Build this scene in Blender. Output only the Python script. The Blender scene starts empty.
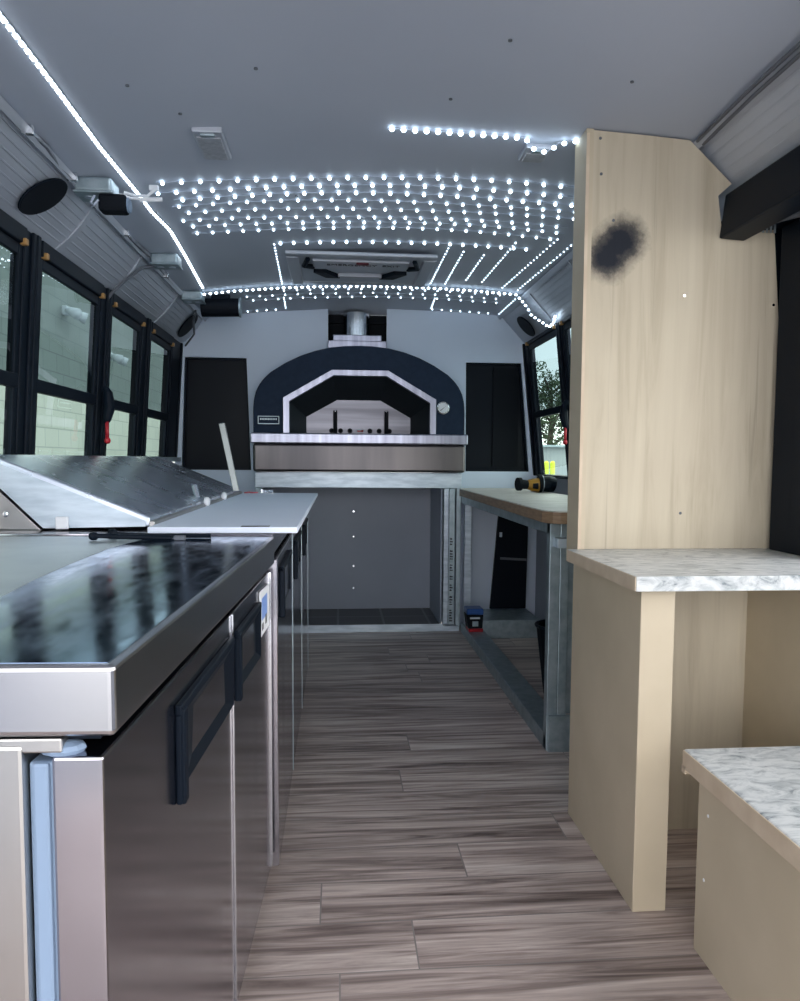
import bpy, bmesh, math, random
from mathutils import Vector, Matrix
random.seed(7)
scene = bpy.context.scene
COL = scene.collection

# ------------------------------------------------------------------ camera
FPX, PX, PY, VX, VY = 800.0, 415.0, 520.0, 338.0, 459.0
cam_d = bpy.data.cameras.new('camera'); cam = bpy.data.objects.new('camera', cam_d); COL.objects.link(cam)
cam_d.sensor_fit = 'HORIZONTAL'; cam_d.sensor_width = 36.0
cam_d.lens = FPX / 800.0 * 36.0
cam_d.shift_x = (400.0 - PX) / 800.0
cam_d.shift_y = (PY - 500.5) / 800.0
cam_d.clip_start = 0.02
ax = Vector(((VX - PX) / FPX, -(VY - PY) / FPX, -1.0)).normalized()     # the bus axis seen from the camera
rx = ax.cross(Vector((0, 1, 0))).normalized(); rz = rx.cross(ax)
cam.matrix_world = Matrix.Translation((0, 0, 1.1)) @ Matrix((rx, ax, rz)).to_4x4()
scene.camera = cam

# ------------------------------------------------------------------ world and light
scene.view_settings.view_transform = 'Standard'; scene.view_settings.look = 'None'
scene.view_settings.gamma = 1.0; scene.view_settings.use_curve_mapping = False
scene.view_settings.exposure = 0.0
w = bpy.data.worlds.new('overcast_sky'); scene.world = w; w.use_nodes = True
bg = w.node_tree.nodes['Background']
SKY = (0.98, 0.98, 1.0); SKY_STRENGTH = 4.6
bg.inputs[0].default_value = (*SKY, 1); bg.inputs[1].default_value = SKY_STRENGTH
LED_STRENGTH = 10.0

# ------------------------------------------------------------------ materials
def mat(name, col, rough=0.5, metal=0.0, spec=0.5, emit=None, es=1.0):
    m = bpy.data.materials.new(name); m.use_nodes = True
    b = m.node_tree.nodes['Principled BSDF']
    b.inputs['Base Color'].default_value = (*col, 1); b.inputs['Roughness'].default_value = rough
    b.inputs['Metallic'].default_value = metal; b.inputs['Specular IOR Level'].default_value = spec
    if emit:
        b.inputs['Emission Color'].default_value = (*emit, 1); b.inputs['Emission Strength'].default_value = es
    return m
def nd(m, t, **kw):
    n = m.node_tree.nodes.new(t)
    for k, v in kw.items(): setattr(n, k, v)
    return n
def lk(m, a, b): m.node_tree.links.new(a, b)
def coords(m, scale=(1, 1, 1), loc=(0, 0, 0), rot=(0, 0, 0)):
    tc = nd(m, 'ShaderNodeNewGeometry'); mp = nd(m, 'ShaderNodeMapping')
    mp.inputs['Scale'].default_value = scale; mp.inputs['Location'].default_value = loc; mp.inputs['Rotation'].default_value = rot
    lk(m, tc.outputs['Position'], mp.inputs['Vector']); return mp.outputs[0]
def noise(m, vec, scale, detail=4, rough=0.5, dist=0.0):
    n = nd(m, 'ShaderNodeTexNoise'); n.inputs['Scale'].default_value = scale; n.inputs['Detail'].default_value = detail
    n.inputs['Roughness'].default_value = rough; n.inputs['Distortion'].default_value = dist
    lk(m, vec, n.inputs['Vector']); return n.outputs[0]
def ramp(m, fac, stops):
    r = nd(m, 'ShaderNodeValToRGB'); e = r.color_ramp.elements
    while len(e) < len(stops): e.new(0.5)
    for i, (p, c) in enumerate(stops):
        e[i].position = p; e[i].color = (*c, 1) if len(c) == 3 else c
    lk(m, fac, r.inputs[0]); return r.outputs[0]
def mix(m, fac, a, b, mode='MIX'):
    n = nd(m, 'ShaderNodeMix', data_type='RGBA', blend_type=mode)
    for s, v in ((n.inputs[0], fac), (n.inputs[6], a), (n.inputs[7], b)):
        if hasattr(v, 'links') or hasattr(v, 'is_linked'): lk(m, v, s)
        elif isinstance(v, tuple): s.default_value = (*v, 1)
        else: s.default_value = v
    return n.outputs[2]
def setcol(m, out): lk(m, out, m.node_tree.nodes['Principled BSDF'].inputs['Base Color'])
def setrough(m, out): lk(m, out, m.node_tree.nodes['Principled BSDF'].inputs['Roughness'])
def bump(m, h, strength=0.2, dist=0.01):
    n = nd(m, 'ShaderNodeBump'); n.inputs['Strength'].default_value = strength; n.inputs['Distance'].default_value = dist
    lk(m, h, n.inputs['Height']); lk(m, n.outputs[0], m.node_tree.nodes['Principled BSDF'].inputs['Normal'])
def g(v): return (v, v, v)
def mottled(name, c0, c1, scale, rough, metal=0.0, stretch=(1, 1, 1), lo=0.35, hi=0.65, detail=5):
    m = mat(name, c0, rough, metal); n = noise(m, coords(m, stretch), scale, detail)
    setcol(m, ramp(m, n, [(lo, c0), (hi, c1)])); return m

M = {}
M['ceiling'] = mottled('ceiling_paint', (.42, .46, .54), (.45, .49, .57), 1.5, .58)
M['wallpaint'] = mottled('bulkhead_paint', (.60, .69, .82), (.64, .73, .86), 2.0, .5)  # white bulkhead; the LED light's blue tint is mixed into its colour
M['greypaint'] = mottled('grey_liner', (.34, .38, .46), (.38, .42, .50), 2.0, .55)
M['cove'] = mottled('cove_metal', (.40, .43, .49), (.46, .49, .55), 3.0, .38, .25)
M['black'] = mat('black_paint', (.004, .008, .015), .45, 0, .10)
M['blackmatte'] = mat('black_matte', (.005, .007, .011), .6, 0, .12)
M['blackpane'] = mat('dark_tinted_panel', (.006, .009, .015), .35, 0, .12)
M['navy'] = mottled('oven_navy_powdercoat', (.008, .020, .045), (.011, .025, .054), 30, .6); M['navy'].node_tree.nodes['Principled BSDF'].inputs['Specular IOR Level'].default_value = .2
M['soot'] = mat('oven_mouth_steel', (.035, .045, .055), .45, .4)
M['white'] = mat('white_plastic', (.80, .82, .86), .35)
M['board'] = mottled('white_polyethylene', (.76, .83, .97), (.78, .85, .98), 3, .42)
M['gasket'] = mat('grey_blue_gasket', (.21, .29, .41), .5)
M['red'] = mat('red_plastic', (.40, .010, .022), .35)
M['maroon'] = mat('maroon_plastic', (.10, .012, .022), .5)
M['orange'] = mat('orange_plastic', (.40, .22, .07), .45)
M['yellow'] = mat('yellow_plastic', (.42, .21, .02), .4)
M['hivis'] = mat('bollard_yellow', (.75, .85, .08), .5)
M['blue'] = mat('blue_plastic', (.02, .09, .32), .35)
M['paper'] = mat('sticker_paper', (.85, .87, .90), .5)
M['blueprint'] = mat('sticker_blue', (.22, .36, .75), .5)
M['chrome'] = mat('bright_steel', (.75, .77, .80), .18, 1.0)
M['bulb'] = mat('led_bulb', (.9, .95, 1), .4, emit=(.70, .86, 1.0), es=LED_STRENGTH)
M['strip_led'] = mat('strip_diode', (.9, .95, 1), .4, emit=(.82, .92, 1.0), es=LED_STRENGTH)
M['wire'] = mat('clear_wire', (.45, .50, .60), .4)
M['cable'] = mat('grey_cable', (.10, .11, .13), .5)
M['conduitgrey'] = mottled('conduit_grey', (.12, .13, .15), (.20, .21, .24), 30, .4, .5)
M['lens'] = mottled('dome_lens', (.30, .32, .36), (.42, .44, .48), 60, .3)
M['letter'] = mat('black_lettering', (.02, .02, .025), .6)

def steel(name, col, rough, stretch, amount=.12, scale=40):
    m = mat(name, col, rough, 1.0); n = noise(m, coords(m, stretch), scale, 3)
    setrough(m, ramp(m, n, [(.3, g(rough - amount * .6)), (.75, g(rough + amount))])); return m
M['steel'] = steel('brushed_stainless', (.50, .49, .475), .30, (1, .08, 2), .03)
M['steeltop'] = steel('scuffed_stainless_top', (.50, .495, .51), .22, (2, 2, 2), .02, 3)
M['bluefilm'] = steel('blue_protective_film', (.23, .31, .46), .14, (9, 2.5, 1), .09, 5)
M['lidsteel'] = steel('lid_stainless', (.70, .75, .85), .27, (2, 2, 2), .015, 3)
M['film'] = mottled('protective_film', (.52, .57, .60), (.62, .67, .69), 6, .38, .8)  # lighter, duller finish for the left part of the worktop
M['barsteel'] = steel('dull_bar_steel', (.24, .26, .26), .35, (1, 1, 1), .05, 20)
M['steeldoor'] = steel('stainless_door', (.40, .39, .43), .15, (1, 1, .3), .05, 8)
M['steelband'] = mottled('fluted_stainless_band', (.25, .26, .33), (.44, .45, .55), 22, .32, .9, (1, 0, 0), .35, .65)
M['steelfront'] = mottled('oven_front_stainless', (.075, .072, .078), (.14, .13, .132), 4, .34, 1.0, (1, 0, 0.1))
M['mouthdoor'] = mottled('mouth_door_stainless', (.10, .10, .115), (.17, .17, .195), 5, .32, 1.0, (.2, 0, 4))
M['galv'] = mottled('galvanised_steel', (.30, .38, .42), (.42, .50, .54), 25, .42, .75)
M['galvlight'] = mottled('worn_galvanised_sill', (.42, .50, .58), (.60, .68, .76), 9, .42, .6, (1, 1, 5))

def plywood():
    m = mat('birch_plywood', (.6, .52, .4), .6)
    grain = noise(m, coords(m, (9, 9, .55)), 2.2, 6, .6, .6)
    c = ramp(m, grain, [(.25, (.42, .36, .265)), (.5, (.55, .485, .37)), (.8, (.62, .555, .43))])
    blotch = noise(m, coords(m, (1, 1, .8)), 3.0, 3)
    c = mix(m, ramp(m, blotch, [(.35, g(0)), (.75, g(.35))]), c, (.44, .37, .285))
    lines = noise(m, coords(m, (16, 16, .35), (3, 0, 1)), 2.0, 5, .6, .3)
    c = mix(m, ramp(m, lines, [(.63, g(0)), (.69, g(.36))]), c, (.27, .22, .17))
    return m, c
m, c = plywood(); setcol(m, c); M['ply'] = m
m, c = plywood(); m.name = 'smudged_plywood'          # the board carries a sooty hand-sized smudge of two lobes
geo = nd(m, 'ShaderNodeNewGeometry')
def lobe(p, r):
    d = nd(m, 'ShaderNodeVectorMath', operation='DISTANCE'); lk(m, geo.outputs['Position'], d.inputs[0]); d.inputs[1].default_value = p
    dd = nd(m, 'ShaderNodeMath', operation='DIVIDE'); lk(m, d.outputs['Value'], dd.inputs[0]); dd.inputs[1].default_value = r
    return dd.outputs[0]
mn = nd(m, 'ShaderNodeMath', operation='MINIMUM'); mq = nd(m, 'ShaderNodeMath', operation='MINIMUM'); lk(m, lobe((.788, 2.33, 1.699), .074), mq.inputs[0]); lk(m, lobe((.811, 2.33, 1.722), .066), mq.inputs[1]); lk(m, mq.outputs[0], mn.inputs[0]); lk(m, lobe((.830, 2.33, 1.743), .072), mn.inputs[1])
nz = nd(m, 'ShaderNodeMath', operation='MULTIPLY_ADD'); lk(m, noise(m, coords(m, (1, 1, 1)), 22, 5, .7), nz.inputs[0]); nz.inputs[1].default_value = .40
hf = nd(m, 'ShaderNodeMath', operation='MULTIPLY'); lk(m, mn.outputs[0], hf.inputs[0]); hf.inputs[1].default_value = .5; lk(m, hf.outputs[0], nz.inputs[2])
setcol(m, mix(m, ramp(m, nz.outputs[0], [(.40, g(.985)), (.53, g(.86)), (.66, g(.35)), (.82, g(0))]), c, (.014, .018, .028)))
m.node_tree.nodes['Principled BSDF'].inputs['Specular IOR Level'].default_value = .12; M['plysmudge'] = m
M['mdf'] = mottled('raw_mdf', (.51, .435, .315), (.56, .48, .355), 5, .62)
M['mdfedge'] = mottled('sawn_edge', (.56, .45, .33), (.64, .53, .40), 14, .65)
m = mat('marble_laminate', (.7, .7, .7), .32)
nn = noise(m, coords(m, (1, 2.2, 1.6), rot=(0, 0, .5)), 13, 9, .68, 1.4)
c = ramp(m, nn, [(.34, (.18, .21, .23)), (.44, (.44, .47, .48)), (.56, (.62, .64, .64)), (.75, (.70, .715, .70))])
setcol(m, c); M['marble'] = m
m = mat('wood_worktop', (.5, .4, .3), .45)
nn = noise(m, coords(m, (3, 12, 3)), 3, 6, .6, .8)
setcol(m, ramp(m, nn, [(.3, (.42, .37, .33)), (.5, (.62, .58, .54)), (.75, (.76, .73, .70))])); M['woodtop'] = m
m = mat('wood_worktop_edge', (.3, .2, .12), .5)
nn = noise(m, coords(m, (4, 4, 30)), 3, 5)
setcol(m, ramp(m, nn, [(.3, (.20, .125, .075)), (.7, (.36, .235, .14))])); M['woodedge'] = m
# plank floor: boards laid across the bus
m = mat('vinyl_planks', (.2, .17, .16), .42)
br = nd(m, 'ShaderNodeTexBrick'); br.offset = 0.0; br.offset_frequency = 2; br.squash = 1.0
br.inputs['Scale'].default_value = 1.0; br.inputs['Brick Width'].default_value = 1.22; br.inputs['Row Height'].default_value = .186
br.inputs['Mortar Size'].default_value = .0022; br.inputs['Mortar Smooth'].default_value = .3; br.inputs['Bias'].default_value = 0
br.inputs['Color1'].default_value = (0, 0, 0, 1); br.inputs['Color2'].default_value = (1, 1, 1, 1); br.inputs['Mortar'].default_value = (.5, .5, .5, 1)
pos = coords(m, (1, 1, 1), (.42, .03, 0)); sp_ = nd(m, 'ShaderNodeSeparateXYZ'); lk(m, pos, sp_.inputs[0])
rw = nd(m, 'ShaderNodeMath', operation='DIVIDE'); lk(m, sp_.outputs['Y'], rw.inputs[0]); rw.inputs[1].default_value = .186
fl_ = nd(m, 'ShaderNodeMath', operation='FLOOR'); lk(m, rw.outputs[0], fl_.inputs[0])
wn = nd(m, 'ShaderNodeTexWhiteNoise', noise_dimensions='1D'); lk(m, fl_.outputs[0], wn.inputs['W'])
ma = nd(m, 'ShaderNodeMath', operation='MULTIPLY_ADD'); lk(m, wn.outputs['Value'], ma.inputs[0]); ma.inputs[1].default_value = 1.22; lk(m, sp_.outputs['X'], ma.inputs[2])
cb_ = nd(m, 'ShaderNodeCombineXYZ'); lk(m, ma.outputs[0], cb_.inputs['X']); lk(m, sp_.outputs['Y'], cb_.inputs['Y']); lk(m, cb_.outputs[0], br.inputs['Vector'])
sc_ = nd(m, 'ShaderNodeVectorMath', operation='SCALE'); lk(m, br.outputs['Color'], sc_.inputs[0]); sc_.inputs['Scale'].default_value = 7.0
ad = nd(m, 'ShaderNodeVectorMath', operation='ADD'); lk(m, coords(m, (.8, 13, 1)), ad.inputs[0]); lk(m, sc_.outputs[0], ad.inputs[1])
g1 = noise(m, ad.outputs[0], 1.7, 8, .60, 1.1)
c = ramp(m, g1, [(.30, (.12, .088, .080)), (.43, (.29, .228, .208)), (.55, (.49, .405, .37)), (.72, (.70, .61, .56))])
ad2 = nd(m, 'ShaderNodeVectorMath', operation='ADD'); lk(m, coords(m, (3, 60, 1)), ad2.inputs[0]); lk(m, sc_.outputs[0], ad2.inputs[1])
g2 = noise(m, ad2.outputs[0], 2.0, 4, .6)
c = mix(m, .40, c, ramp(m, g2, [(.3, g(.35)), (.7, g(.72))]), 'OVERLAY')
bw = nd(m, 'ShaderNodeRGBToBW'); lk(m, br.outputs['Color'], bw.inputs[0])
c = mix(m, .45, c, ramp(m, bw.outputs[0], [(0, g(.34)), (1, g(.66))]), 'OVERLAY')
c = mix(m, br.outputs['Fac'], c, (.26, .23, .22))
setcol(m, c); bump(m, g1, .12, .004); M['floor'] = m
m = mat('dark_slate_tile', (.05, .05, .055), .35)
br = nd(m, 'ShaderNodeTexBrick'); br.offset = 0; br.inputs['Scale'].default_value = 1; br.inputs['Brick Width'].default_value = .30; br.inputs['Row Height'].default_value = .30
br.inputs['Mortar Size'].default_value = .008
br.inputs['Color1'].default_value = (.035, .036, .042, 1); br.inputs['Color2'].default_value = (.055, .052, .055, 1); br.inputs['Mortar'].default_value = (.16, .17, .19, 1)
lk(m, coords(m), br.inputs['Vector']); setcol(m, br.outputs['Color']); M['tile'] = m
m = mat('concrete_block', (.5, .5, .5), .85)
br = nd(m, 'ShaderNodeTexBrick'); br.offset = .5; br.inputs['Scale'].default_value = 1; br.inputs['Brick Width'].default_value = .40; br.inputs['Row Height'].default_value = .20
br.inputs['Mortar Size'].default_value = .006
br.inputs['Color1'].default_value = (.30, .33, .30, 1); br.inputs['Color2'].default_value = (.335, .365, .335, 1); br.inputs['Mortar'].default_value = (.20, .225, .21, 1)
tc = nd(m, 'ShaderNodeNewGeometry'); sx = nd(m, 'ShaderNodeSeparateXYZ'); lk(m, tc.outputs['Position'], sx.inputs[0])
cx = nd(m, 'ShaderNodeCombineXYZ'); lk(m, sx.outputs['Y'], cx.inputs['X']); lk(m, sx.outputs['Z'], cx.inputs['Y']); lk(m, cx.outputs[0], br.inputs['Vector'])
setcol(m, br.outputs['Color']); M['block'] = m
M['asphalt'] = mottled('asphalt', (.20, .21, .22), (.26, .27, .28), 40, .9)
M['bark'] = mottled('tree_bark', (.05, .04, .03), (.09, .075, .06), 20, .9)
M['leaf'] = mottled('tree_leaf', (.035, .06, .03), (.08, .12, .055), 3, .7)
M['shed'] = mottled('shed_cladding', (.34, .38, .40), (.42, .46, .48), 3, .6, 0, (8, 8, .1))
def glass(name, tint, refl=.03):
    m = bpy.data.materials.new(name); m.use_nodes = True; nt = m.node_tree; nt.nodes.clear()
    o = nt.nodes.new('ShaderNodeOutputMaterial'); t = nt.nodes.new('ShaderNodeBsdfTransparent'); t.inputs[0].default_value = (*tint, 1)
    gl = nt.nodes.new('ShaderNodeBsdfGlossy'); gl.inputs['Roughness'].default_value = .01
    lw = nt.nodes.new('ShaderNodeLayerWeight'); lw.inputs[0].default_value = .5
    pw_ = nt.nodes.new('ShaderNodeMath'); pw_.operation = 'POWER'; pw_.inputs[1].default_value = 4.0; nt.links.new(lw.outputs['Facing'], pw_.inputs[0])
    fr = nt.nodes.new('ShaderNodeMath'); fr.operation = 'MULTIPLY_ADD'; fr.inputs[1].default_value = .75; fr.inputs[2].default_value = refl; nt.links.new(pw_.outputs[0], fr.inputs[0])
    mx = nt.nodes.new('ShaderNodeMixShader')
    nt.links.new(fr.outputs[0], mx.inputs[0]); nt.links.new(t.outputs[0], mx.inputs[1]); nt.links.new(gl.outputs[0], mx.inputs[2]); nt.links.new(mx.outputs[0], o.inputs[0])
    return m
M['clearglass'] = glass('window_glass', (.53, .64, .58))
M['tintglass'] = glass('tinted_window_glass', (.17, .235, .24))

# ------------------------------------------------------------------ builders
def prop(o, label=None, cat=None, group=None, kind=None):
    if label: o['label'] = label
    if cat: o['category'] = cat
    if group: o['group'] = group
    if kind: o['kind'] = kind
    return o
def thing(name, label, cat, loc=(0, 0, 0), rotz=0.0, group=None):
    o = bpy.data.objects.new(name, None); COL.objects.link(o)
    o.location = loc; o.rotation_euler = (0, 0, rotz); o.empty_display_size = .1
    return prop(o, label, cat, group)
def base_of(o):
    p = Vector((0, 0, 0))
    while o: p += o.location; o = o.parent
    return p
class MB:
    """collects shapes and links them as one mesh object"""
    def __init__(s, xf=None): s.v = []; s.f = []; s.xf = xf
    def add(s, vs, fs):
        n = len(s.v); s.v += [tuple(v) for v in vs]; s.f += [tuple(i + n for i in f) for f in fs]; return s
    def box(s, x0, x1, y0, y1, z0, z1):
        vs = [(x, y, z) for x in (x0, x1) for y in (y0, y1) for z in (z0, z1)]
        return s.add(vs, [(0, 1, 3, 2), (4, 6, 7, 5), (0, 4, 5, 1), (2, 3, 7, 6), (0, 2, 6, 4), (1, 5, 7, 3)])
    def prism(s, pts, vec):
        n = len(pts); vec = Vector(vec); a = [Vector(p) for p in pts]; b = [p + vec for p in a]
        return s.add(a + b, [tuple(range(n)), tuple(range(2 * n - 1, n - 1, -1))] + [(i, i + n, (i + 1) % n + n, (i + 1) % n) for i in range(n)])
    def xz(s, pts, y0, y1): return s.prism([(x, y0, z) for x, z in pts], (0, y1 - y0, 0))
    def tube(s, path, r, n=8, cap=True):
        path = [Vector(p) for p in path]; rs = r if isinstance(r, (list, tuple)) else [r] * len(path); rings = []
        up = None
        for i, p in enumerate(path):
            d = (path[min(i + 1, len(path) - 1)] - path[max(i - 1, 0)]).normalized()
            if up is None: up = Vector((0, 0, 1)) if abs(d.z) < .9 else Vector((1, 0, 0))
            u = d.cross(up).normalized(); v = u.cross(d).normalized(); up = v
            rings.append([p + (u * math.cos(t) + v * math.sin(t)) * rs[i] for t in [2 * math.pi * k / n for k in range(n)]])
        vs = [q for rg in rings for q in rg]; fs = []
        for i in range(len(path) - 1):
            for k in range(n): fs.append((i * n + k, i * n + (k + 1) % n, (i + 1) * n + (k + 1) % n, (i + 1) * n + k))
        if cap: fs += [tuple(range(n - 1, -1, -1)), tuple((len(path) - 1) * n + k for k in range(n))]
        return s.add(vs, fs)
    def ell(s, c, r, nu=10, nv=6):
        c = Vector(c); vs = [c + Vector((0, 0, r[2]))]; fs = []
        for j in range(1, nv):
            t = math.pi * j / nv
            for k in range(nu):
                a = 2 * math.pi * k / nu; vs.append(c + Vector((r[0] * math.sin(t) * math.cos(a), r[1] * math.sin(t) * math.sin(a), r[2] * math.cos(t))))
        vs.append(c - Vector((0, 0, r[2])))
        for k in range(nu):
            fs.append((0, 1 + k, 1 + (k + 1) % nu)); fs.append((len(vs) - 1, 1 + (nv - 2) * nu + (k + 1) % nu, 1 + (nv - 2) * nu + k))
        for j in range(nv - 2):
            for k in range(nu): fs.append((1 + j * nu + k, 1 + (j + 1) * nu + k, 1 + (j + 1) * nu + (k + 1) % nu, 1 + j * nu + (k + 1) % nu))
        return s.add(vs, fs)
    def band(s, outer, inner, y0, y1):
        """a plate between two open outlines of as many points, in the XZ plane"""
        n = len(outer); vs = []
        for y in (y0, y1): vs += [(x, y, z) for x, z in outer] + [(x, y, z) for x, z in inner]
        fs = []
        for i in range(n - 1):
            fs += [(i, i + 1, n + i + 1, n + i), (2 * n + i, 3 * n + i, 3 * n + i + 1, 2 * n + i + 1),
                   (i, 2 * n + i, 2 * n + i + 1, i + 1), (n + i, n + i + 1, 3 * n + i + 1, 3 * n + i)]
        fs += [(0, n, 3 * n, 2 * n), (n - 1, 3 * n - 1, 4 * n - 1, 2 * n - 1)]
        return s.add(vs, fs)
    def build(s, name, m, parent=None, bevel=0.0, smooth=False, local=False, seg=2):
        off = Vector((0, 0, 0)) if (local or not parent) else base_of(parent)
        vs = [Vector(s.xf(*v)) if s.xf else Vector(v) for v in s.v]
        me = bpy.data.meshes.new(name); me.from_pydata([v - off for v in vs], [], s.f); me.update()
        bm = bmesh.new(); bm.from_mesh(me); bmesh.ops.recalc_face_normals(bm, faces=bm.faces[:])
        bm.to_mesh(me); bm.free()
        if smooth:
            for p in me.polygons: p.use_smooth = True
        me.materials.append(M[m] if isinstance(m, str) else m)
        o = bpy.data.objects.new(name, me); COL.objects.link(o)
        if parent: o.parent = parent
        if bevel:
            b = o.modifiers.new('edge', 'BEVEL'); b.width = bevel; b.segments = seg; b.limit_method = 'ANGLE'; b.angle_limit = math.radians(40)
        return o
def struct(name, mb, m, parent=None, bevel=0.0, local=False):
    o = mb.build(name, m, parent, bevel, local=local)
    if not parent: o['kind'] = 'structure'
    return o
def frame_root(name):
    o = bpy.data.objects.new(name, None); COL.objects.link(o); o['kind'] = 'structure'; return o
def text(name, body, size, m, loc, rot, parent, extrude=.0006):
    cu = bpy.data.curves.new(name, 'FONT'); cu.body = body; cu.size = size; cu.extrude = extrude; cu.align_x = 'CENTER'; cu.align_y = 'CENTER'
    t = bpy.data.objects.new(name + '_curve', cu); COL.objects.link(t)
    bpy.context.view_layer.update()
    me = bpy.data.meshes.new_from_object(t.evaluated_get(bpy.context.evaluated_depsgraph_get()))
    bpy.data.objects.remove(t); me.materials.clear(); me.materials.append(M[m])
    o = bpy.data.objects.new(name, me); COL.objects.link(o); o.parent = parent
    o.location = Vector(loc) - base_of(parent); o.rotation_euler = rot; return o

# ------------------------------------------------------------------ the bus shell
YB, YF = 5.22, -1.0                    # bulkhead, open back end behind the camera
def zc(x): return -0.0546 * x * x + 0.0402 * x + 2.0565      # arched ceiling
def xl(z): return -1.035 + .066 * (max(z, 1.0) - 1.0)                    # inner face of the window walls
def xr(z): return 1.30 - .105 * (max(z, 1.0) - 1.0)
struct('floor', MB().box(-1.12, 1.42, YF - .1, 5.75, -.06, 0), 'floor')
c_ = MB(); xs = [-.86 + 1.95 * i / 14 for i in range(15)]
c_.prism([(x, YF, zc(x)) for x in xs] + [(x, YF, zc(x) + .05) for x in reversed(xs)], (0, 5.75 - YF, 0))
struct('ceiling', c_, 'ceiling')

def cove(side):
    if side < 0: a, b, nrm = Vector((-.84, 0, 1.98)), Vector((-.985, 0, 1.81)), Vector((.76, 0, -.65))
    else: a, b, nrm = Vector((1.058, 0, 2.036)), Vector((1.222, 0, 1.857)), Vector((-.73, 0, -.69))
    y0, y1 = YF, 5.22; bow, rib_h = (.012, .004) if side < 0 else (.001, .0015)
    root = frame_root('trim_1' if side < 0 else 'trim_2')
    # a shallow bowed panel with raised ribs running along the bus
    prof = [a.lerp(b, t) + nrm * (bow * math.sin(math.pi * t)) for t in [i / 10 for i in range(11)]]
    back = [p - nrm * .05 for p in reversed(prof)]
    MB().prism([(p.x, y0, p.z) for p in prof + back], (0, y1 - y0, 0)).build('cove_panel', 'cove', root)
    rb = MB()
    for t in (.10, .22, .34, .46, .58, .70, .82):
        p = a.lerp(b, t) + nrm * (bow * math.sin(math.pi * t)); d = (b - a).normalized() * .0035
        q = [p - d - nrm * .002, p + d - nrm * .002, p + d * .6 + nrm * rib_h, p - d * .6 + nrm * rib_h]
        rb.prism([(v.x, y0, v.z) for v in q], (0, y1 - y0, 0))
    rb.build('rib', 'cove', root)['kind'] = 'stuff'
    e = a - (b - a).normalized() * .012
    q = [e + nrm * .0, e + nrm * .022, a + nrm * .022 + (b - a).normalized() * .012, a + (b - a).normalized() * .012]
    MB().prism([(v.x, y0, v.z) for v in q], (0, y1 - y0, 0)).build('edge_trim', 'cove', root)
    # cross seams between panel lengths
    sm = MB()
    for y in ((2.93, 3.62, 4.42) if side < 0 else (3.0, 3.7, 4.45)):
        for t0 in [i / 10 for i in range(10)]:
            p, r = a.lerp(b, t0) + nrm * (bow * math.sin(math.pi * t0) + .001), a.lerp(b, t0 + .1) + nrm * (bow * math.sin(math.pi * (t0 + .1)) + .001)
            q = [p, r, r + nrm * .006, p + nrm * .006]
            sm.prism([(v.x, y, v.z) for v in q], (0, .035, 0))
    sm.build('seam_cover', 'cove', root)
cove(-1); cove(1)

# window walls
def wmap(side):
    return (lambda u, y, z: (xl(z) - u, y, z)) if side < 0 else (lambda u, y, z: (xr(z) + u, y, z))   # u runs outwards
L_, R_ = wmap(-1), wmap(1)
SILL_L, TOP_L, SILL_R, TOP_R = 1.09, 1.815, 1.0, 1.855
struct('wall_left', MB(L_).box(.02, .07, YF, 5.24, 0, SILL_L), 'greypaint')
struct('wall_right', MB(R_).box(.02, .07, 2.38, 5.24, 0, SILL_R).box(.02, .07, YF, 2.38, 0, .79), 'greypaint')
struct('trim_3', MB(L_).box(-.035, .03, YF, 5.2, 1.088, 1.100).box(-.04, -.03, YF, 5.2, 1.078, 1.104), 'galvlight')
win_no = [0]
def window(side, y0, y1, ga, gb, sill, top, rail0, rail1, gtop, parts=True):
    win_no[0] += 1; F = L_ if side < 0 else R_
    r = frame_root('window_%d' % win_no[0])
    fr = MB(F)
    fr.box(-.006, .03, y0, ga - .03, sill, top).box(-.006, .012, gb + .03, y1, sill, top).box(.012, .05, gb + .06, y1, sill, top)      # posts
    fr.box(-.012, .07, ga - .035, gb + .035, gtop + .035, top).box(-.012, .07, ga - .035, gb + .035, sill - .005, sill + .012)
    fr.box(-.020, -.004, y0, y0 + .028, sill, top).box(-.016, -.004, y1 - .028, y1, sill, top)
    fr.build('frame', 'black', r, .004)
    sa = MB(F)
    sa.box(.0, .03, ga - .035, ga, sill + .012, gtop + .035).box(.0, .012, gb, gb + .035, sill + .012, gtop + .035)
    sa.box(.0, .014, ga, gb, gtop, gtop + .035).box(.012, .03, ga - .03, gb + .03, gtop + .045, gtop + .055)
    sa.build('sash', 'black', r, .003)
    MB(F).box(-.004, .02, ga - .03, gb + .03, rail0, rail1).build('sash_rail', 'black', r, .004)
    MB(F).add([(.008, ga, rail1), (.008, gb, rail1), (.008, gb, gtop), (.008, ga, gtop)], [(0, 1, 2, 3)]).build('pane', 'tintglass', r)
    MB(F).add([(.010, ga, sill + .012), (.010, gb, sill + .012), (.010, gb, rail0), (.010, ga, rail0)], [(0, 1, 2, 3)]).build('pane', 'clearglass', r)
    for y in (ga - .02, gb + .005):
        la = MB(F).box(-.022, -.002, y - .006, y + .018, gtop + .030, gtop + .050).build('latch', 'orange', r, .003)
        la['label'] = 'small orange plastic window latch'
    return r
for y0, y1, ga, gb in ((1.23, 1.98, 1.33, 1.88), (1.98, 2.75, 2.08, 2.645), (2.75, 3.585, 2.85, 3.475), (3.585, 4.31, 3.69, 4.18), (4.31, 5.2, 4.43, 4.90)):
    window(-1, y0, y1, ga, gb, SILL_L, TOP_L, 1.318, 1.362, 1.727)
for y0, y1, ga, gb in ((2.42, 3.0, 2.5, 2.9), (3.0, 3.68, 3.08, 3.6), (3.68, 4.36, 3.76, 4.28), (4.36, 5.2, 4.44, 5.07)):
    window(1, y0, y1, ga, gb, SILL_R, TOP_R, 1.372, 1.412, 1.80)
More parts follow.
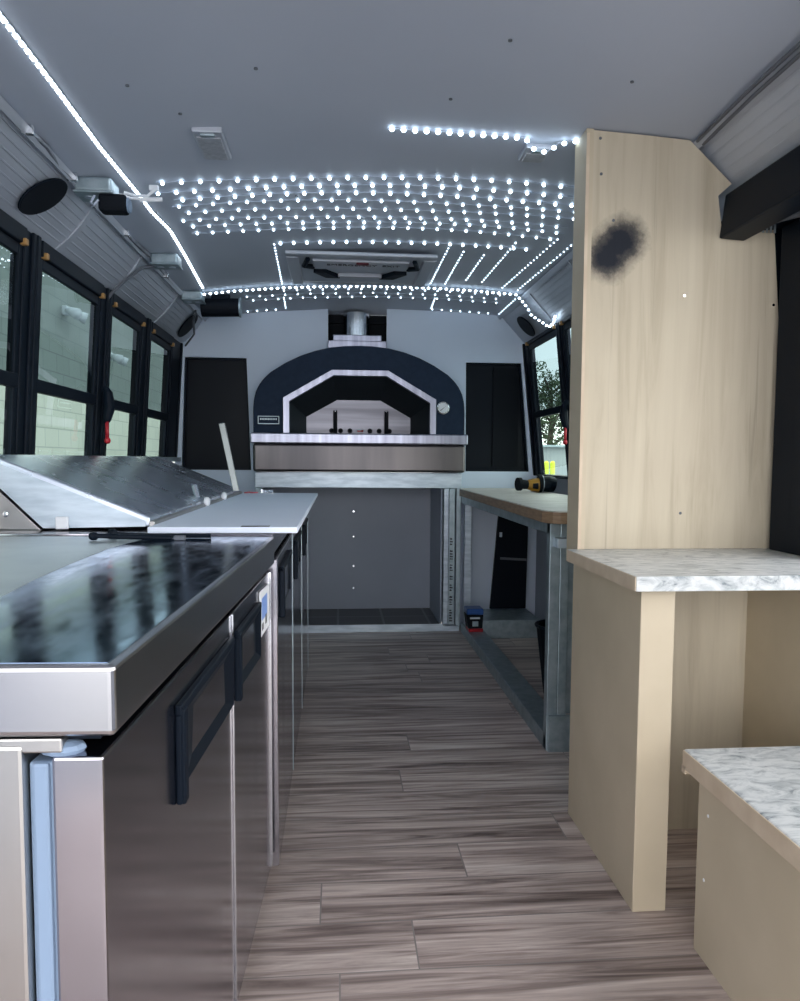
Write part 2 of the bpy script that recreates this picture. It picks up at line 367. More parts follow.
# serving hatch beside the plywood board: black lift-up beam, posts and a strut
hr = frame_root('window_10')
MB().prism([(1.12, 2.325, 1.757), (1.20, 2.325, 1.752), (1.22, 2.325, 1.862), (1.135, 2.325, 1.885)], (0, YF - 2.325, 0)).build('header_beam', 'black', hr, .006)
MB().box(1.40, 1.46, 2.02, 2.42, .80, 1.86).box(1.355, 1.40, 2.14, 2.24, .80, 1.86).box(1.30, 1.365, 2.19, 2.30, .836, 1.79).box(1.30, 1.42, 2.02, 2.20, .836, 1.80).build('frame', 'black', hr, .004)
MB().box(1.20, 1.50, 2.35, 2.42, .80, 1.86).box(1.24, 1.50, 2.28, 2.42, 1.80, 1.86).box(1.42, 1.46, YF, 2.42, .78, .835).box(1.22, 1.46, YF, 2.3, 1.82, 1.86).build('header', 'black', hr, .004)
MB().tube([(1.19, 2.30, 1.775), (1.26, 2.24, 1.795), (1.31, 2.19, 1.80)], .009).build('strut', 'cable', hr)
for k in range(4): MB().box(1.245 + k * .012, 1.250 + k * .012, 2.305, 2.31, 1.775, 1.800).build('vent_slot', 'galv', hr)

# bulkhead with its cut-outs
bk = MB(); T = 1.735; B = 1.025
for poly in ([(-1.10, 0), (-.50, 0), (-.50, B), (-1.10, B)],
             [(-1.035, B), (-.992, B), (-.962, T), (-.99, T)],
             [(-.99, T), (-.063, T), (-.063, zc(-.063)), (-.45, zc(-.45)), (-.84, 1.985), (-.985, 1.81)],
             [(-.555, B), (-.32, B), (-.32, T), (-.578, T)],
             [(-.32, 1.66), (.61, 1.66), (.61, T), (-.32, T)],
             [(-.063, T), (.312, T), (.312, 1.78), (-.063, 1.78)],
             [(.61, B), (.836, B), (.830, T), (.61, T)],
             [(.312, T), (1.245, T), (1.245, 1.86), (1.08, 2.045), (.7, zc(.7)), (.312, zc(.312))],
             [(1.262, B), (1.30, B), (1.224, T), (1.197, T)],
             [(.69, 0), (1.37, 0), (1.37, B), (.69, B)]):
    bk.xz(poly, YB, YB + .02)
struct('wall_back', bk, 'wallpaint')
for k, q in enumerate(([(-.992, B), (-.555, B), (-.578, T), (-.962, T)], [(.836, B), (1.262, B), (1.197, T), (.830, T)])):
    r = frame_root('window_%d' % (11 + k))
    MB().xz(q, YB + .05, YB + .06).build('dark_panel', 'blackpane', r)
    c = [(sum(p[0] for p in q) / 4), (sum(p[1] for p in q) / 4)]
    inn = [(c[0] + (p[0] - c[0]) * .94, c[1] + (p[1] - c[1]) * .97) for p in q]
    MB().band(q + q[:1], inn + inn[:1], YB + .02, YB + .05).build('frame', 'black', r)
MB_ = MB().box(.98 + .04, 1.19, YB + .035, YB + .048, B + .03, T - .03)
struct('trim_4', MB_, 'blackmatte')
# screws in the ceiling, bulkhead
sc = MB()
for x, y in ((-.52, 2.118), (-.425, 2.292), (.739, 2.036), (-.199, 2.05), (.394, 1.888), (-.15, 3.0), (.3, 2.2)):
    sc.tube([(x, y, zc(x) - .0035), (x, y, zc(x) + .002)], .005, 8)
struct('trim_5', sc, 'cable')

# ------------------------------------------------------------------ outside
struct('ground', MB().box(-8, 45, -8, 60, -.90, -.80), 'asphalt')
struct('wall_outside', MB().box(-3.2, -3.0, -3, 26, -.80, 3.15), 'block')
def flood(y, z, label):
    t = thing('security_light', label, 'lamp', (-3.0, y, z), group='lights on the block wall outside')
    MB().box(-3.0, -2.94, y - .06, y + .06, z - .05, z + .05).build('bracket', 'white', t, .01)
    for s in (-1, 1): MB().tube([(-2.95, y + s * .03, z), (-2.87, y + s * .12, z - .03), (-2.80, y + s * .15, z - .06)], [.03, .05, .065], 10).build('lamp_head', 'white', t, smooth=True)
flood(9.25, 2.70, 'white twin security light on the block wall, seen through the second left window')
flood(10.95, 2.42, 'white security light on the block wall, seen through the third left window')

tr = thing('tree', 'dark leafy tree outside the far right window', 'tree', (8.05, 30, -.8))
tb = MB(); tb.tube([(8.05, 30, -.8), (8.0, 30, 1.2), (8.1, 30, 2.6), (8.05, 30, 4.0)], [.16, .13, .10, .04])
for k in range(9):
    a = k * 2.4; z = 1.6 + k * .25; tb.tube([(8.05, 30, z), (8.05 + .6 * math.cos(a), 30 + .6 * math.sin(a), z + .5), (8.05 + 1.1 * math.cos(a), 30 + 1.1 * math.sin(a), z + .8)], [.06, .04, .015], 6)
tb.build('trunk', 'bark', tr)
lf = MB()
for k in range(3200):
    while True:
        p = Vector((random.uniform(-1, 1), random.uniform(-1, 1), random.uniform(-1, 1)))
        if .25 < p.length < 1: break
    lump = .8 + .25 * math.sin(p.x * 7 + 1) * math.sin(p.z * 6)
    c = Vector((8.05, 30, 3.25)) + Vector((p.x * 1.55, p.y * 1.5, p.z * 1.75)) * lump
    u = Vector((random.gauss(0, 1), random.gauss(0, 1), random.gauss(0, 1))).normalized(); v = u.orthogonal().normalized()
    s = random.uniform(.05, .10)
    lf.add([c - u * s, c + v * s * .5, c + u * s, c - v * s * .5], [(0, 1, 2, 3)])
lf.build('foliage', 'leaf', tr)
sh = thing('shed', 'pale grey metal shed outside below the tree', 'shed', (7.2, 27, -.8))
MB().box(6.4, 8.6, 26.5, 28, -.8, 1.55).build('wall', 'shed', sh)
MB().prism([(6.3, 26.3, 1.55), (8.7, 26.3, 1.55), (8.7, 26.3, 1.62), (6.3, 26.3, 1.62)], (0, 1.9, 0)).build('roof', 'galv', sh)
for k, px in enumerate((5.28, 5.44)):
    t = thing('bollard', ('yellow sleeved bollard outside, left of the pair' if k == 0 else 'yellow sleeved bollard outside, right of the pair'), 'bollard', (px, 20, -.8), group='bollards outside the right window')
    MB().tube([(px, 20, -.8), (px, 20, .50)], .06, 12).build('post', 'cable', t)
    MB().tube([(px, 20, .50), (px, 20, 1.05), (px, 20, 1.09)], [.066, .066, .03], 12).build('sleeve', 'hivis', t)
cr = thing('car', 'small dark car parked outside in front of the shed', 'car', (6.05, 23.5, -.8))
MB().prism([(5.2, 23, -.5), (6.9, 23, -.5), (6.9, 23, .15), (6.55, 23, .3), (6.35, 23, .75), (5.75, 23, .78), (5.5, 23, .35), (5.2, 23, .25)], (0, 1.6, 0)).build('body', 'greypaint', cr, .05)
for x in (5.5, 6.6): MB().tube([(x, 22.95, -.5), (x, 23.15, -.5)], .30, 16).build('wheel', 'blackmatte', cr)
MB().prism([(5.62, 22.99, .36), (6.42, 22.99, .36), (6.3, 22.99, .70), (5.8, 22.99, .72)], (0, .02, 0)).build('side_window', 'blackpane', cr)

# ------------------------------------------------------------------ oven on its stand
st = thing('oven_stand', 'galvanised steel stud stand with a grey lined recess under the pizza oven', 'stand', (.13, 5.07, 0))
MB().box(-.515, .785, 5.05, 5.70, .918, 1.016).build('top_sill', 'galvlight', st, .004)
MB().box(.668, .703, 5.05, 5.085, .05, .918).box(.668, .676, 5.05, 5.12, .05, .918).build('post', 'galvlight', st, .002)
p_ = MB().box(.706, .745, 5.055, 5.10, .04, .918).build('post', 'galv', st, .003)
MB().box(.752, .783, 5.05, 5.10, .0, .918).build('post', 'galv', st, .003)
MB().box(-.515, -.47, 5.05, 5.10, .0, .918).build('post', 'galv', st, .003)
z = .06                                # illegible printed marks down the stud
for grp in (5, 4, 3, 2, 3, 4, 3):
    pr = MB()
    for k in range(grp):
        h = random.choice((.009, .012, .014)); pr.box(.714, .714 + random.choice((.014, .018, .02)), 5.0535, 5.0548, z, z + h * .75)
        pr.box(.716, .722, 5.0535, 5.0548, z + h * .75, z + h * .95); z += h + .005
    z += .026; pr.build('printed_mark', 'letter', p_)
MB().box(-.50, .775, 5.03, 5.10, .0, .035).box(-.50, .67, 5.03, 5.038, .03, .05).build('bottom_track', 'galvlight', st, .003)
MB().box(-.49, .67, 5.69, 5.70, .03, .918).build('back_panel', 'greypaint', st)
for zz in (.18, .34, .55, .73): MB().tube([(.11, 5.69, zz), (.11, 5.685, zz)], .006, 8).build('screw', 'chrome', st)
for x_ in (.660, -.49): MB().box(x_, x_ + .008, 5.10, 5.69, .03, .918).build('side_panel', 'greypaint', st)
MB().box(-.48, .66, 5.10, 5.69, .005, .03).build('base_tile', 'tile', st)

ov = thing('pizza_oven', 'navy and stainless arched pizza oven built into the white bulkhead', 'oven', (.138, 5.07, 1.018))
CX, K = .138, .00625
def sym(pts): return [(CX - a * K, 1.258 + (433.5 - y) * K) for a, y in pts] + [(CX + a * K, 1.258 + (433.5 - y) * K) for a, y in reversed(pts)]
def resample(pl, n):
    L = [0]
    for a, b in zip(pl, pl[1:]): L.append(L[-1] + math.dist(a, b))
    out = []
    for i in range(n):
        t = L[-1] * i / (n - 1); k = max(j for j in range(len(L) - 1) if L[j] <= t + 1e-9); f = (t - L[k]) / (L[k + 1] - L[k])
        out.append((pl[k][0] + (pl[k + 1][0] - pl[k][0]) * f, pl[k][1] + (pl[k + 1][1] - pl[k][1]) * f))
    return out
def half(pts, n):
    """the left half of a symmetric outline, resampled between its corners and mirrored"""
    l = resample(pts, n); return [(CX - a * K, 1.258 + (433.5 - y) * K) for a, y in l] + [(CX + a * K, 1.258 + (433.5 - y) * K) for a, y in reversed(l[:-1])]
arch = [(105.5, 433.5), (105.5, 410), (104.6, 400), (102.5, 392), (98.5, 384.5), (93.5, 378.5), (88, 373.5), (73.5, 364.3), (58.5, 357), (43.5, 351.8), (28.5, 348.4), (14, 346.8), (0, 346.3)]
trimo = [(76.2, 433.5), (76.2, 398.5), (28, 370.5), (0, 370.5)]
trimi = [(70, 433.5), (70, 402.2), (26.3, 376.2), (0, 376.2)]
def corner3(p, q, n1=6, n2=6, n3=4):
    a = resample(p[0:2], n1)[:-1] + resample(p[1:3], n2)[:-1] + resample(p[2:4], n3)
    return a
ti_o = corner3(trimo, None); ti_i = corner3(trimi, None); N = len(ti_o)
ar = resample(arch, N)
M2 = lambda l: [(CX - a * K, 1.258 + (433.5 - y) * K) for a, y in l] + [(CX + a * K, 1.258 + (433.5 - y) * K) for a, y in reversed(l[:-1])]
arch_hi = resample(arch, 40); trim_hi = resample(corner3(trimo, None, 13, 16, 13), 40)
# the inner corner points must stay exact: use the corner-true list and an arch of as many points
tro = corner3(trimo, None, 13, 16, 13); arc = resample(arch, len(tro))
MB().band(M2(arc), M2(tro), 5.045, 5.16).build('facade', 'navy', ov, .004)
MB().band(M2(ti_o), M2(ti_i), 5.032, 5.09).build('mouth_trim', 'steelband', ov, .002)
back = corner3([(52, 433.5), (52, 415.5), (21.5, 398.5), (0, 398.5)], None)
sv = MB(); fo, bo = M2(ti_i), M2([(a * 1.066, 433.5 + (y - 433.5) * 1.066) for a, y in back]); n_ = len(fo)
vs = [(x, 5.08, z) for x, z in fo] + [(x, 5.40, z) for x, z in bo] + [(x + (CX - x) * -.02, 5.08, z + .012) for x, z in fo] + [(x, 5.42, z + .012) for x, z in bo]
fs = []
for i in range(n_ - 1): fs += [(i, i + 1, n_ + i + 1, n_ + i), (2 * n_ + i, 3 * n_ + i, 3 * n_ + i + 1, 2 * n_ + i + 1)]
sv.add(vs, fs); sv.build('mouth_tunnel', 'soot', ov)
dr_poly = bo
dr = MB().xz(dr_poly, 5.395, 5.41).build('mouth_door', 'mouthdoor', ov)
def opx(px, y=None): return CX + (px - 358.5) * K * 1.066
def opz(py): return 1.258 + (433.5 - py) * K * 1.066
for px in (335, 386):
    hd = MB().box(opx(px) - .013, opx(px) + .013, 5.345, 5.365, opz(433), opz(409)).box(opx(px) - .009, opx(px) + .009, 5.36, 5.395, opz(414), opz(411)).build('door_handle', 'blackmatte', dr, .006)
    hd.location = Vector((0, 0, 0)); hd['label'] = 'black vertical bar handle'
    MB().ell((opx(px), 5.345, opz(410)), (.006, .004, .006)).build('handle_screw', 'chrome', dr)
for px in (331.5, 340.3, 349.7, 369.7, 379, 389.3):
    MB().tube([(opx(px), 5.391, opz(429)), (opx(px), 5.396, opz(429))], .0165, 14).build('vent_hole', 'blackmatte', dr)
MB().box(opx(357), opx(362), 5.391, 5.395, opz(430), opz(428.5)).ell((opx(362), 5.392, opz(429)), (.008, .004, .008)).build('warning_mark', 'red', dr)
MB().box(CX - .674, CX + .674, 4.985, 5.42, 1.193, 1.258).build('landing_shelf', 'steelband', ov, .008)
MB().box(CX - .658, CX + .662, 5.00, 5.16, 1.019, 1.193).build('lower_front', 'steelfront', ov, .015)
# maker's plate and dial on the facade
pl = MB(); x0, x1, z0, z1 = -.492, -.362, 1.312, 1.362
pl.box(x0, x1, 5.036, 5.046, z0, z1).build('maker_plate', 'navy', ov, .004)
fr = MB().box(x0, x1, 5.033, 5.037, z0, z0 + .005).box(x0, x1, 5.033, 5.037, z1 - .004, z1).box(x0, x0 + .004, 5.033, 5.037, z0, z1).box(x1 - .004, x1, 5.033, 5.037, z0, z1)
for k in range(11): fr.box(x0 + .014 + k * .0095, x0 + .0205 + k * .0095, 5.033, 5.036, z1 - .024, z1 - .014)
fr.build('plate_border', 'galv', ov)
dl = MB().tube([(.658, 5.046, 1.425), (.658, 5.03, 1.425), (.658, 5.026, 1.425)], [.040, .040, .034], 24).build('thermometer', 'chrome', ov)
MB().tube([(.658, 5.0262, 1.425), (.658, 5.0245, 1.425)], .032, 24).build('dial_face', 'white', dl)
MB().prism([(.658 - .02, 5.0225, 1.425 - .016), (.658 - .017, 5.0225, 1.425 - .019), (.658 + .02, 5.0225, 1.425 + .012)], (0, .0015, 0)).build('needle', 'letter', dl)
# flue
MB().box(-.062, .302, 5.06, 5.20, 1.785, 1.835).build('flue_collar', 'steelband', ov, .004)
MB().box(-.030, .272, 5.09, 5.20, 1.835, 1.875).build('flue_collar', 'steelband', ov, .004)
MB().tube([(.12, 5.32, 1.85), (.12, 5.32, 2.045)], .088, 32).build('flue_pipe', 'chrome', ov, smooth=False)
MB().box(-.10, .35, 5.46, 5.47, 1.70, 2.054).box(-.10, -.09, 5.245, 5.46, 1.70, 2.051).box(.34, .35, 5.245, 5.46, 1.70, 2.054).box(-.10, .35, 5.42, 5.46, 2.0, 2.054).build('flue_housing', 'blackmatte', ov)

# ------------------------------------------------------------------ undercounter refrigerator (near left)
fg = thing('worktop_refrigerator', 'two door stainless worktop refrigerator at the near left', 'refrigerator', (-.205, .745, 0), math.radians(-2.37))
MB().box(-.76, 0, 0, 1.222, .842, .910).build('worktop', 'steeltop', fg, .006, local=True, seg=3)
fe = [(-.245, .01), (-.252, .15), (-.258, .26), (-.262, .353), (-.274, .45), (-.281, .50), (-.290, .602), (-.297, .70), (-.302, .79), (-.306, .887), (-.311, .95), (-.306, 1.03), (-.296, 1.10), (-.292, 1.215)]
MB().prism([(x, y, .9101) for x, y in fe] + [(-.008, 1.215, .9101), (-.008, .008, .9101)], (0, 0, .0004)).build('protective_film', 'bluefilm', fg, local=True)
MB().prism([(x - .002, y, .9101) for x, y in fe] + [(-.752, 1.215, .9101), (-.752, .01, .9101)], (0, 0, .0003)).build('bare_patch', 'film', fg, local=True)  # paler, rougher sheet laid over the left part of the worktop
MB().box(-.74, -.085, .002, 1.215, .09, .834).build('cabinet_body', 'steel', fg, .004, local=True)
MB().box(-.75, -.03, .03, 1.2, .05, .09).box(-.72, -.10, .06, 1.18, 0, .05).build('plinth', 'blackmatte', fg, local=True)
MB().box(-.74, -.02, .02, 1.21, .834, .843).build('top_frame', 'black', fg, local=True)
def fdoor(y0, y1, h0, h1):
    d = MB().box(-.060, -.013, y0, y1, .075, .822).build('door', 'steeldoor', fg, .003, local=True)
    MB().box(-.084, -.060, y0 + .008, y1 - .008, .085, .815).box(-.080, -.064, y0 + .004, y0 + .01, .085, .815).build('gasket', 'gasket', d, .003, local=True)
    h = MB().box(-.013, -.004, h0, h1, .772, .786).box(-.013, -.005, h0, h0 + .012, .655, .772).box(-.013, -.001, h0 + .002, h0 + .022, .655, .780).box(-.013, -.008, h1 - .01, h1, .668, .772)
    h.build('handle', 'black', d, .003, local=True)
    ym = (h0 + h1) / 2                                           # pressed pocket, four sloping faces
    e = [(-.0125, h0 + .02, .66), (-.0125, h1 - .005, .67), (-.0125, h1 - .005, .775), (-.0125, h0 + .02, .775)]
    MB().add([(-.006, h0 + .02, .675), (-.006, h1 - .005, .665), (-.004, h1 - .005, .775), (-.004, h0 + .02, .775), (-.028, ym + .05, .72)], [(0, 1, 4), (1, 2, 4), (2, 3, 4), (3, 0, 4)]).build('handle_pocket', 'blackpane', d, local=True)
    return d
fdoor(.004, .684, .275, .672)
d2 = fdoor(.698, 1.222, .716, 1.02)
for y_ in (.688, 1.2225): MB().box(-.0155, -.0095, y_, y_ + .007, .075, .822).build('door_edge_trim', 'chrome', fg, local=True)
MB().box(-.16, -.05, .004, .05, .826, .840).box(-.16, -.148, .002, .05, .800, .840).build('hinge', 'steel', fg, .002, local=True)
MB().ell((-.055, .02, .826), (.022, .016, .008)).build('hinge_cover', 'gasket', fg, local=True)
stk = MB().prism([(-.0115, 1.035, .700), (-.0115, 1.19, .700), (-.0115, 1.19, .800), (-.0115, 1.03, .805)], (.002, 0, 0)).build('label_sticker', 'paper', d2, local=True)
MB().box(-.0098, -.0092, 1.06, 1.15, .735, .785).build('printed_picture', 'blueprint', d2, local=True)
MB().box(-.0097, -.009, 1.065, 1.085, .712, .727).build('printed_mark', 'letter', d2, local=True); MB().box(-.0097, -.009, 1.12, 1.14, .716, .738).build('printed_mark', 'letter', d2, local=True)

bars = thing('handle_bar', 'black metal handle bars lying on the stainless worktop', 'handle', (-.44, 1.915, .910))
MB().tube([(-.552, 1.87, .918), (-.548, 1.872, .922), (-.40, 1.875, .917), (-.38, 1.876, .917)], [.008, .006, .006, .006], 8).build('bar', 'black', bars)
MB().tube([(-.525, 1.94, .919), (-.40, 1.93, .916), (-.30, 1.925, .916)], .005, 8).build('bar', 'black', bars)
MB().ell((-.553, 1.872, .921), (.012, .012, .010)).build('end_knob', 'black', bars); MB().ell((-.528, 1.935, .922), (.012, .012, .011)).build('end_knob', 'black', bars)
MB().tube([(-.548, 1.875, .920), (-.528, 1.935, .921)], .004, 6).build('link', 'black', bars)
MB().box(-.375, -.35, 1.868, 1.884, .911, .922).build('bar_clamp', 'cable', bars, .002)

# ------------------------------------------------------------------ pizza prep table behind it
pt = thing('pizza_prep_table', 'three door stainless pizza prep table between the worktop refrigerator and the oven', 'prep table', (-.5, 3.0, 0))
MB().box(-.90, -.195, 2.005, 4.0, .08, .86).build('cabinet_body', 'steeldoor', pt, .003)
MB().box(-.86, -.23, 2.05, 3.95, 0, .08).build('plinth', 'blackmatte', pt)
MB().box(-.90, -.160, 2.005, 4.0, .86, .9145).build('top_rail', 'steeldoor', pt, .004)
for k, (y0, y1) in enumerate(((2.008, 2.655), (2.668, 3.325), (3.338, 3.995))):
    d = MB().box(-.195, -.150, y0, y1, .055, .850).build('door', 'steeldoor', pt, .003)
    MB().box(-.152, -.1487, y1 - .006, y1 - .001, .055, .850).build('door_edge_trim', 'galv', d)
    h0, h1 = y0 + .06, y0 + .46
    MB().box(-.150, -.139, h0, h1, .808, .822).box(-.150, -.137, h0, h0 + .03, .690, .820).box(-.150, -.145, h1 - .01, h1, .70, .81).build('handle', 'black', d, .003)
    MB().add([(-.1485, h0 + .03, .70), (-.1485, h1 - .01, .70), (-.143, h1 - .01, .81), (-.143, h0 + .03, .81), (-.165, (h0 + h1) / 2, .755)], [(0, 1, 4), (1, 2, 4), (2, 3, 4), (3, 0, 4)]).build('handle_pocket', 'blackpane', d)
lid = MB().xz([(-.480, .924), (-.480, .948), (-.870, 1.107), (-.870, 1.047), (-.742, .920)], 2.10, 3.985).build('lid', 'lidsteel', pt, .004)
MB().xz([(-.490, .924), (-.49, .938), (-.87, 1.093), (-.87, 1.047), (-.742, .920)], 2.096, 2.100).build('lid_side_panel', 'galvlight', lid)
MB().box(-.484, -.468, 2.10, 3.985, .9195, .938).build('lid_lip', 'steel', lid, .003)
for y in (2.90, 3.33): MB().ell((-.464, y, .945), (.012, .022, .018)).build('lid_roller', 'white', lid, smooth=True)
MB().tube([(-.50, 2.93, .955), (-.515, 2.95, 1.0)], .011, 10).build('lid_handle', 'chrome', lid)
MB().xz([(-.750, .9145), (-.880, 1.044), (-.880, .9145)], 2.105, 3.985).build('back_housing', 'steel', pt, .003)
MB().ell((-.835, 2.104, .955), (.008, .004, .008)).build('screw', 'chrome', pt)
MB().box(-.73, -.50, 2.16, 3.97, .9145, .928).build('pan_opening', 'blackmatte', pt)
MB().box(-.709, -.678, 2.084, 2.096, .918, .950).build('clip', 'white', pt, .003)
MB().box(-.92, -.90, 2.0, 4.0, .86, 1.09).build('back_splash', 'steel', pt, .002)

cb = thing('cutting_board', 'long white cutting board along the front of the pizza prep table', 'cutting board', (-.28, 3.0, .9145))
MB().box(-.464, -.100, 2.00, 3.99, .9150, .9310).build('board', 'board', cb, .003)
MB().box(-.24, -.17, 2.003, 2.03, .9305, .9316).build('grip_slot', 'blackmatte', cb)
rd = MB().prism([(-.525, 3.62, 1.252), (-.498, 3.62, 1.256), (-.436, 3.60, .955), (-.462, 3.60, .955)], (0, .012, 0)).build('steel_bar', 'barsteel', None, .002)
prop(rd, 'upright leaning flat steel bar at the far end of the prep table', 'bar')
lt = thing('latch', 'small steel latch lying at the far end of the cutting board', 'latch', (-.34, 3.93, .93))
MB().box(-.385, -.305, 3.92, 3.95, .9312, .936).build('plate', 'chrome', lt, .002); MB().tube([(-.375, 3.93, .940), (-.315, 3.94, .942)], .007, 8).build('bolt', 'chrome', lt)
MB().box(-.372, -.36, 3.915, 3.955, .9312, .952).build('bracket', 'chrome', lt, .002)
wr = MB().tube([(-.45, 3.93, .934), (-.43, 3.95, .936), (-.41, 3.94, .934), (-.39, 3.96, .934)], .004, 6).build('wire', mat('pink_wire', (.5, .12, .15), .5)); prop(wr, 'short pink wire beside the steel latch on the cutting board', 'wire')

# ------------------------------------------------------------------ right counter: steel frame, wood top
rc = thing('side_counter', 'galvanised steel frame counter with a wood top beside the oven', 'counter', (1.0, 3.9, 0))
top = [(.772, 5.19), (.766, 4.4), (.760, 3.6), (.752, 3.1), (.752, 2.90), (.775, 2.83), (.80, 2.815), (1.22, 2.815), (1.22, 5.19)]
tp = MB().prism([(x, y, .871) for x, y in top], (0, 0, .042)).build('wood_edge', 'woodedge', rc, .002)
MB().prism([(x + (.003 if x < 1 else 0), y + (.003 if y < 3 else 0), .9128) for x, y in top], (0, 0, .004)).build('wood_top', 'woodtop', rc)
MB().box(.785, .895, 2.905, 5.04, .0, .055).box(.785, .789, 2.905, 5.04, .055, .060).build('bottom_track', 'galv', rc, .003)
MB().box(.785, .83, 2.905, 5.19, .825, .870).build('top_track', 'galv', rc, .003)
MB().box(.785, .825, 2.90, 2.945, .0, .87).box(.825, .86, 2.90, 2.905, .0, .87).build('corner_post', 'galv', rc, .003)
MB().box(.80, .845, 5.00, 5.045, .055, .825).build('rear_post', 'galvlight', rc, .003)
MB().box(.832, 1.22, 2.915, 2.922, .14, .815).build('end_panel', 'galv', rc)
MB().box(.79, 1.22, 2.885, 2.90, .0, .14).build('end_track', 'galv', rc, .002)
MB().box(.80, 1.22, 2.85, 2.90, .78, .815).build('end_ledge', 'galvlight', rc, .002)
MB().box(.87, 1.25, 4.80, 5.18, .0, .115).build('wheel_well', 'galv', rc, .006)
MB().box(1.17, 1.21, 4.0, 4.04, .0, .87).build('rear_post', 'galv', rc, .003)
lp = thing('black_panel', 'tall black panel standing at the back under the side counter', 'panel', (1.12, 5.0, .115))
MB().prism([(1.00, 5.16, .12), (1.24, 5.16, .12), (1.24, 5.12, .80), (1.045, 5.12, .80)], (0, .02, 0)).build('sheet', 'blackpane', lp)
MB().prism([(1.06, 5.135, .45), (1.235, 5.135, .44), (1.235, 5.135, .455), (1.06, 5.135, .465)], (0, .01, 0)).build('cross_rail', 'cable', lp)
MB().box(1.05, 1.066, 5.12, 5.13, .60, .63).build('catch', 'galvlight', lp)
bn = thing('bin', 'black plastic bin under the side counter', 'bin', (1.05, 3.62, 0))
BN = MB(); ring = lambda r, z: [(1.05 + r * math.cos(2 * math.pi * k / 20), 3.62 + r * math.sin(2 * math.pi * k / 20), z) for k in range(20)]
pp = [(.085, .003), (.125, .33), (.118, .33), (.08, .012)]; vs = [q for r, z in pp for q in ring(r, z)]; fs = [tuple(range(19, -1, -1)), tuple(60 + k for k in range(20))]
for j in range(3):
    for k in range(20): fs.append((j * 20 + k, j * 20 + (k + 1) % 20, (j + 1) * 20 + (k + 1) % 20, (j + 1) * 20 + k))
BN.add(vs, fs).build('bucket', 'blackmatte', bn, smooth=False)
MB().tube([(1.05 + .125 * math.cos(a), 3.62 + .125 * math.sin(a), .33) for a in [2 * math.pi * k / 20 for k in range(21)]], .008, 6).build('rim', 'black', bn)
tc_ = thing('tool_case', 'small blue and black tool case with a red base on the steel track', 'tool case', (.84, 4.82, .055))
MB().box(.78, .885, 4.76, 4.88, .158, .195).build('lid', 'blue', tc_, .008)
MB().prism([(.79, 4.755, .075), (.878, 4.755, .075), (.885, 4.765, .158), (.78, 4.765, .158)], (0, .11, 0)).build('body', 'blackmatte', tc_, .005)
MB().box(.793, .88, 4.745, 4.87, .0555, .075).build('base', 'red', tc_, .003)
MB().box(.80, .86, 4.749, 4.756, .135, .145).build('print_line', 'paper', tc_); MB().box(.815, .85, 4.749, 4.757, .09, .12).build('clasp', 'galv', tc_)
# drill
dl_ = thing('cordless_drill', 'yellow and black cordless drill lying on the wood top', 'drill', (1.12, 4.5, .9168))
MB().tube([(.985, 4.47, .965), (1.005, 4.475, .965), (1.01, 4.475, .965), (1.04, 4.48, .962), (1.05, 4.48, .962)], [.038, .038, .028, .026, .022], 14).build('chuck', 'blackmatte', dl_)
MB().tube([(1.045, 4.48, .962), (1.075, 4.485, .960), (1.105, 4.49, .960), (1.12, 4.495, .962)], [.026, .036, .040, .040], 14).build('gear_housing', 'yellow', dl_)
MB().tube([(1.07, 4.452, .955), (1.10, 4.448, .955)], [.014, .018], 8).build('selector', 'blackmatte', dl_)
MB().tube([(1.112, 4.495, .968), (1.128, 4.495, .968), (1.132, 4.495, .968)], [.050, .051, .044], 18).build('clutch_collar', 'blackmatte', dl_)
MB().tube([(1.132, 4.495, .966), (1.17, 4.50, .966), (1.205, 4.505, .962), (1.215, 4.505, .96)], [.044, .047, .042, .03], 16).build('motor_body', 'black', dl_)
MB().tube([(1.15, 4.51, .96), (1.155, 4.58, .945), (1.155, 4.66, .944)], [.026, .024, .026], 10).build('handle', 'blackmatte', dl_)
MB().box(1.115, 1.195, 4.65, 4.72, .918, .968).build('battery', 'black', dl_, .006)
MB().tube([(1.134, 4.495, .968), (1.137, 4.495, .968)], .047, 18).build('collar_ring', 'galvlight', dl_)

dl_.location.x += .03

# ------------------------------------------------------------------ plywood partition with its half wall and shelf
pw = thing('plywood_partition', 'tall raw plywood partition with a black smudge and a half wall below', 'partition', (.95, 2.1, 0))
MB().box(.716, .800, 1.818, 2.37, .0, .797).build('half_wall', 'mdf', pw, .002)
MB().xz([(.714, .797), (.735, .797), (.735, zc(.735) - .002), (.714, zc(.714) - .002)], 2.325, 2.44).build('side_panel', 'mdf', pw)
out = [(.735, .836), (1.382, .836), (1.294, 1.79), (1.132, 1.776), (1.116, 1.882), (1.156, 1.918), (1.025, zc(1.025) - .004), (.9, zc(.9) - .004), (.735, zc(.735) - .004)]
MB().xz(out, 2.328, 2.343).build('face_board', 'plysmudge', pw)
MB().xz([(.735, .836), (1.20, .836), (1.20, 1.77), (1.0, zc(1.0) - .03), (.735, zc(.735) - .004)], 2.425, 2.44).build('back_board', 'ply', pw)
MB().xz([(.7135, .797), (.7225, .797), (.7225, 2.043), (.7135, 2.041)], 2.3225, 2.3255).build('edge_band', 'mdfedge', pw)
MB().box(.80, 1.205, 2.236, 2.25, .0, .797).build('recess_board', 'ply', pw)
MB().box(1.205, 1.22, 1.73, 2.25, .0, .797).build('recess_side', 'mdf', pw)
for x, z in ((1.022, 1.59), (1.30, 1.57), (.755, 2.03), (1.031, .944), (1.355, .923), (.76, 1.93), (.80, 1.80)):
    MB().tube([(x, 2.3285, z), (x, 2.3265, z)], .0045, 8).build('screw_head', 'chrome' if z < 1.6 and z > 1.5 else 'cable', pw)
sf = thing('marble_shelf', 'marble laminate shelf counter on the plywood partition', 'shelf', (1.0, 2.0, .80))
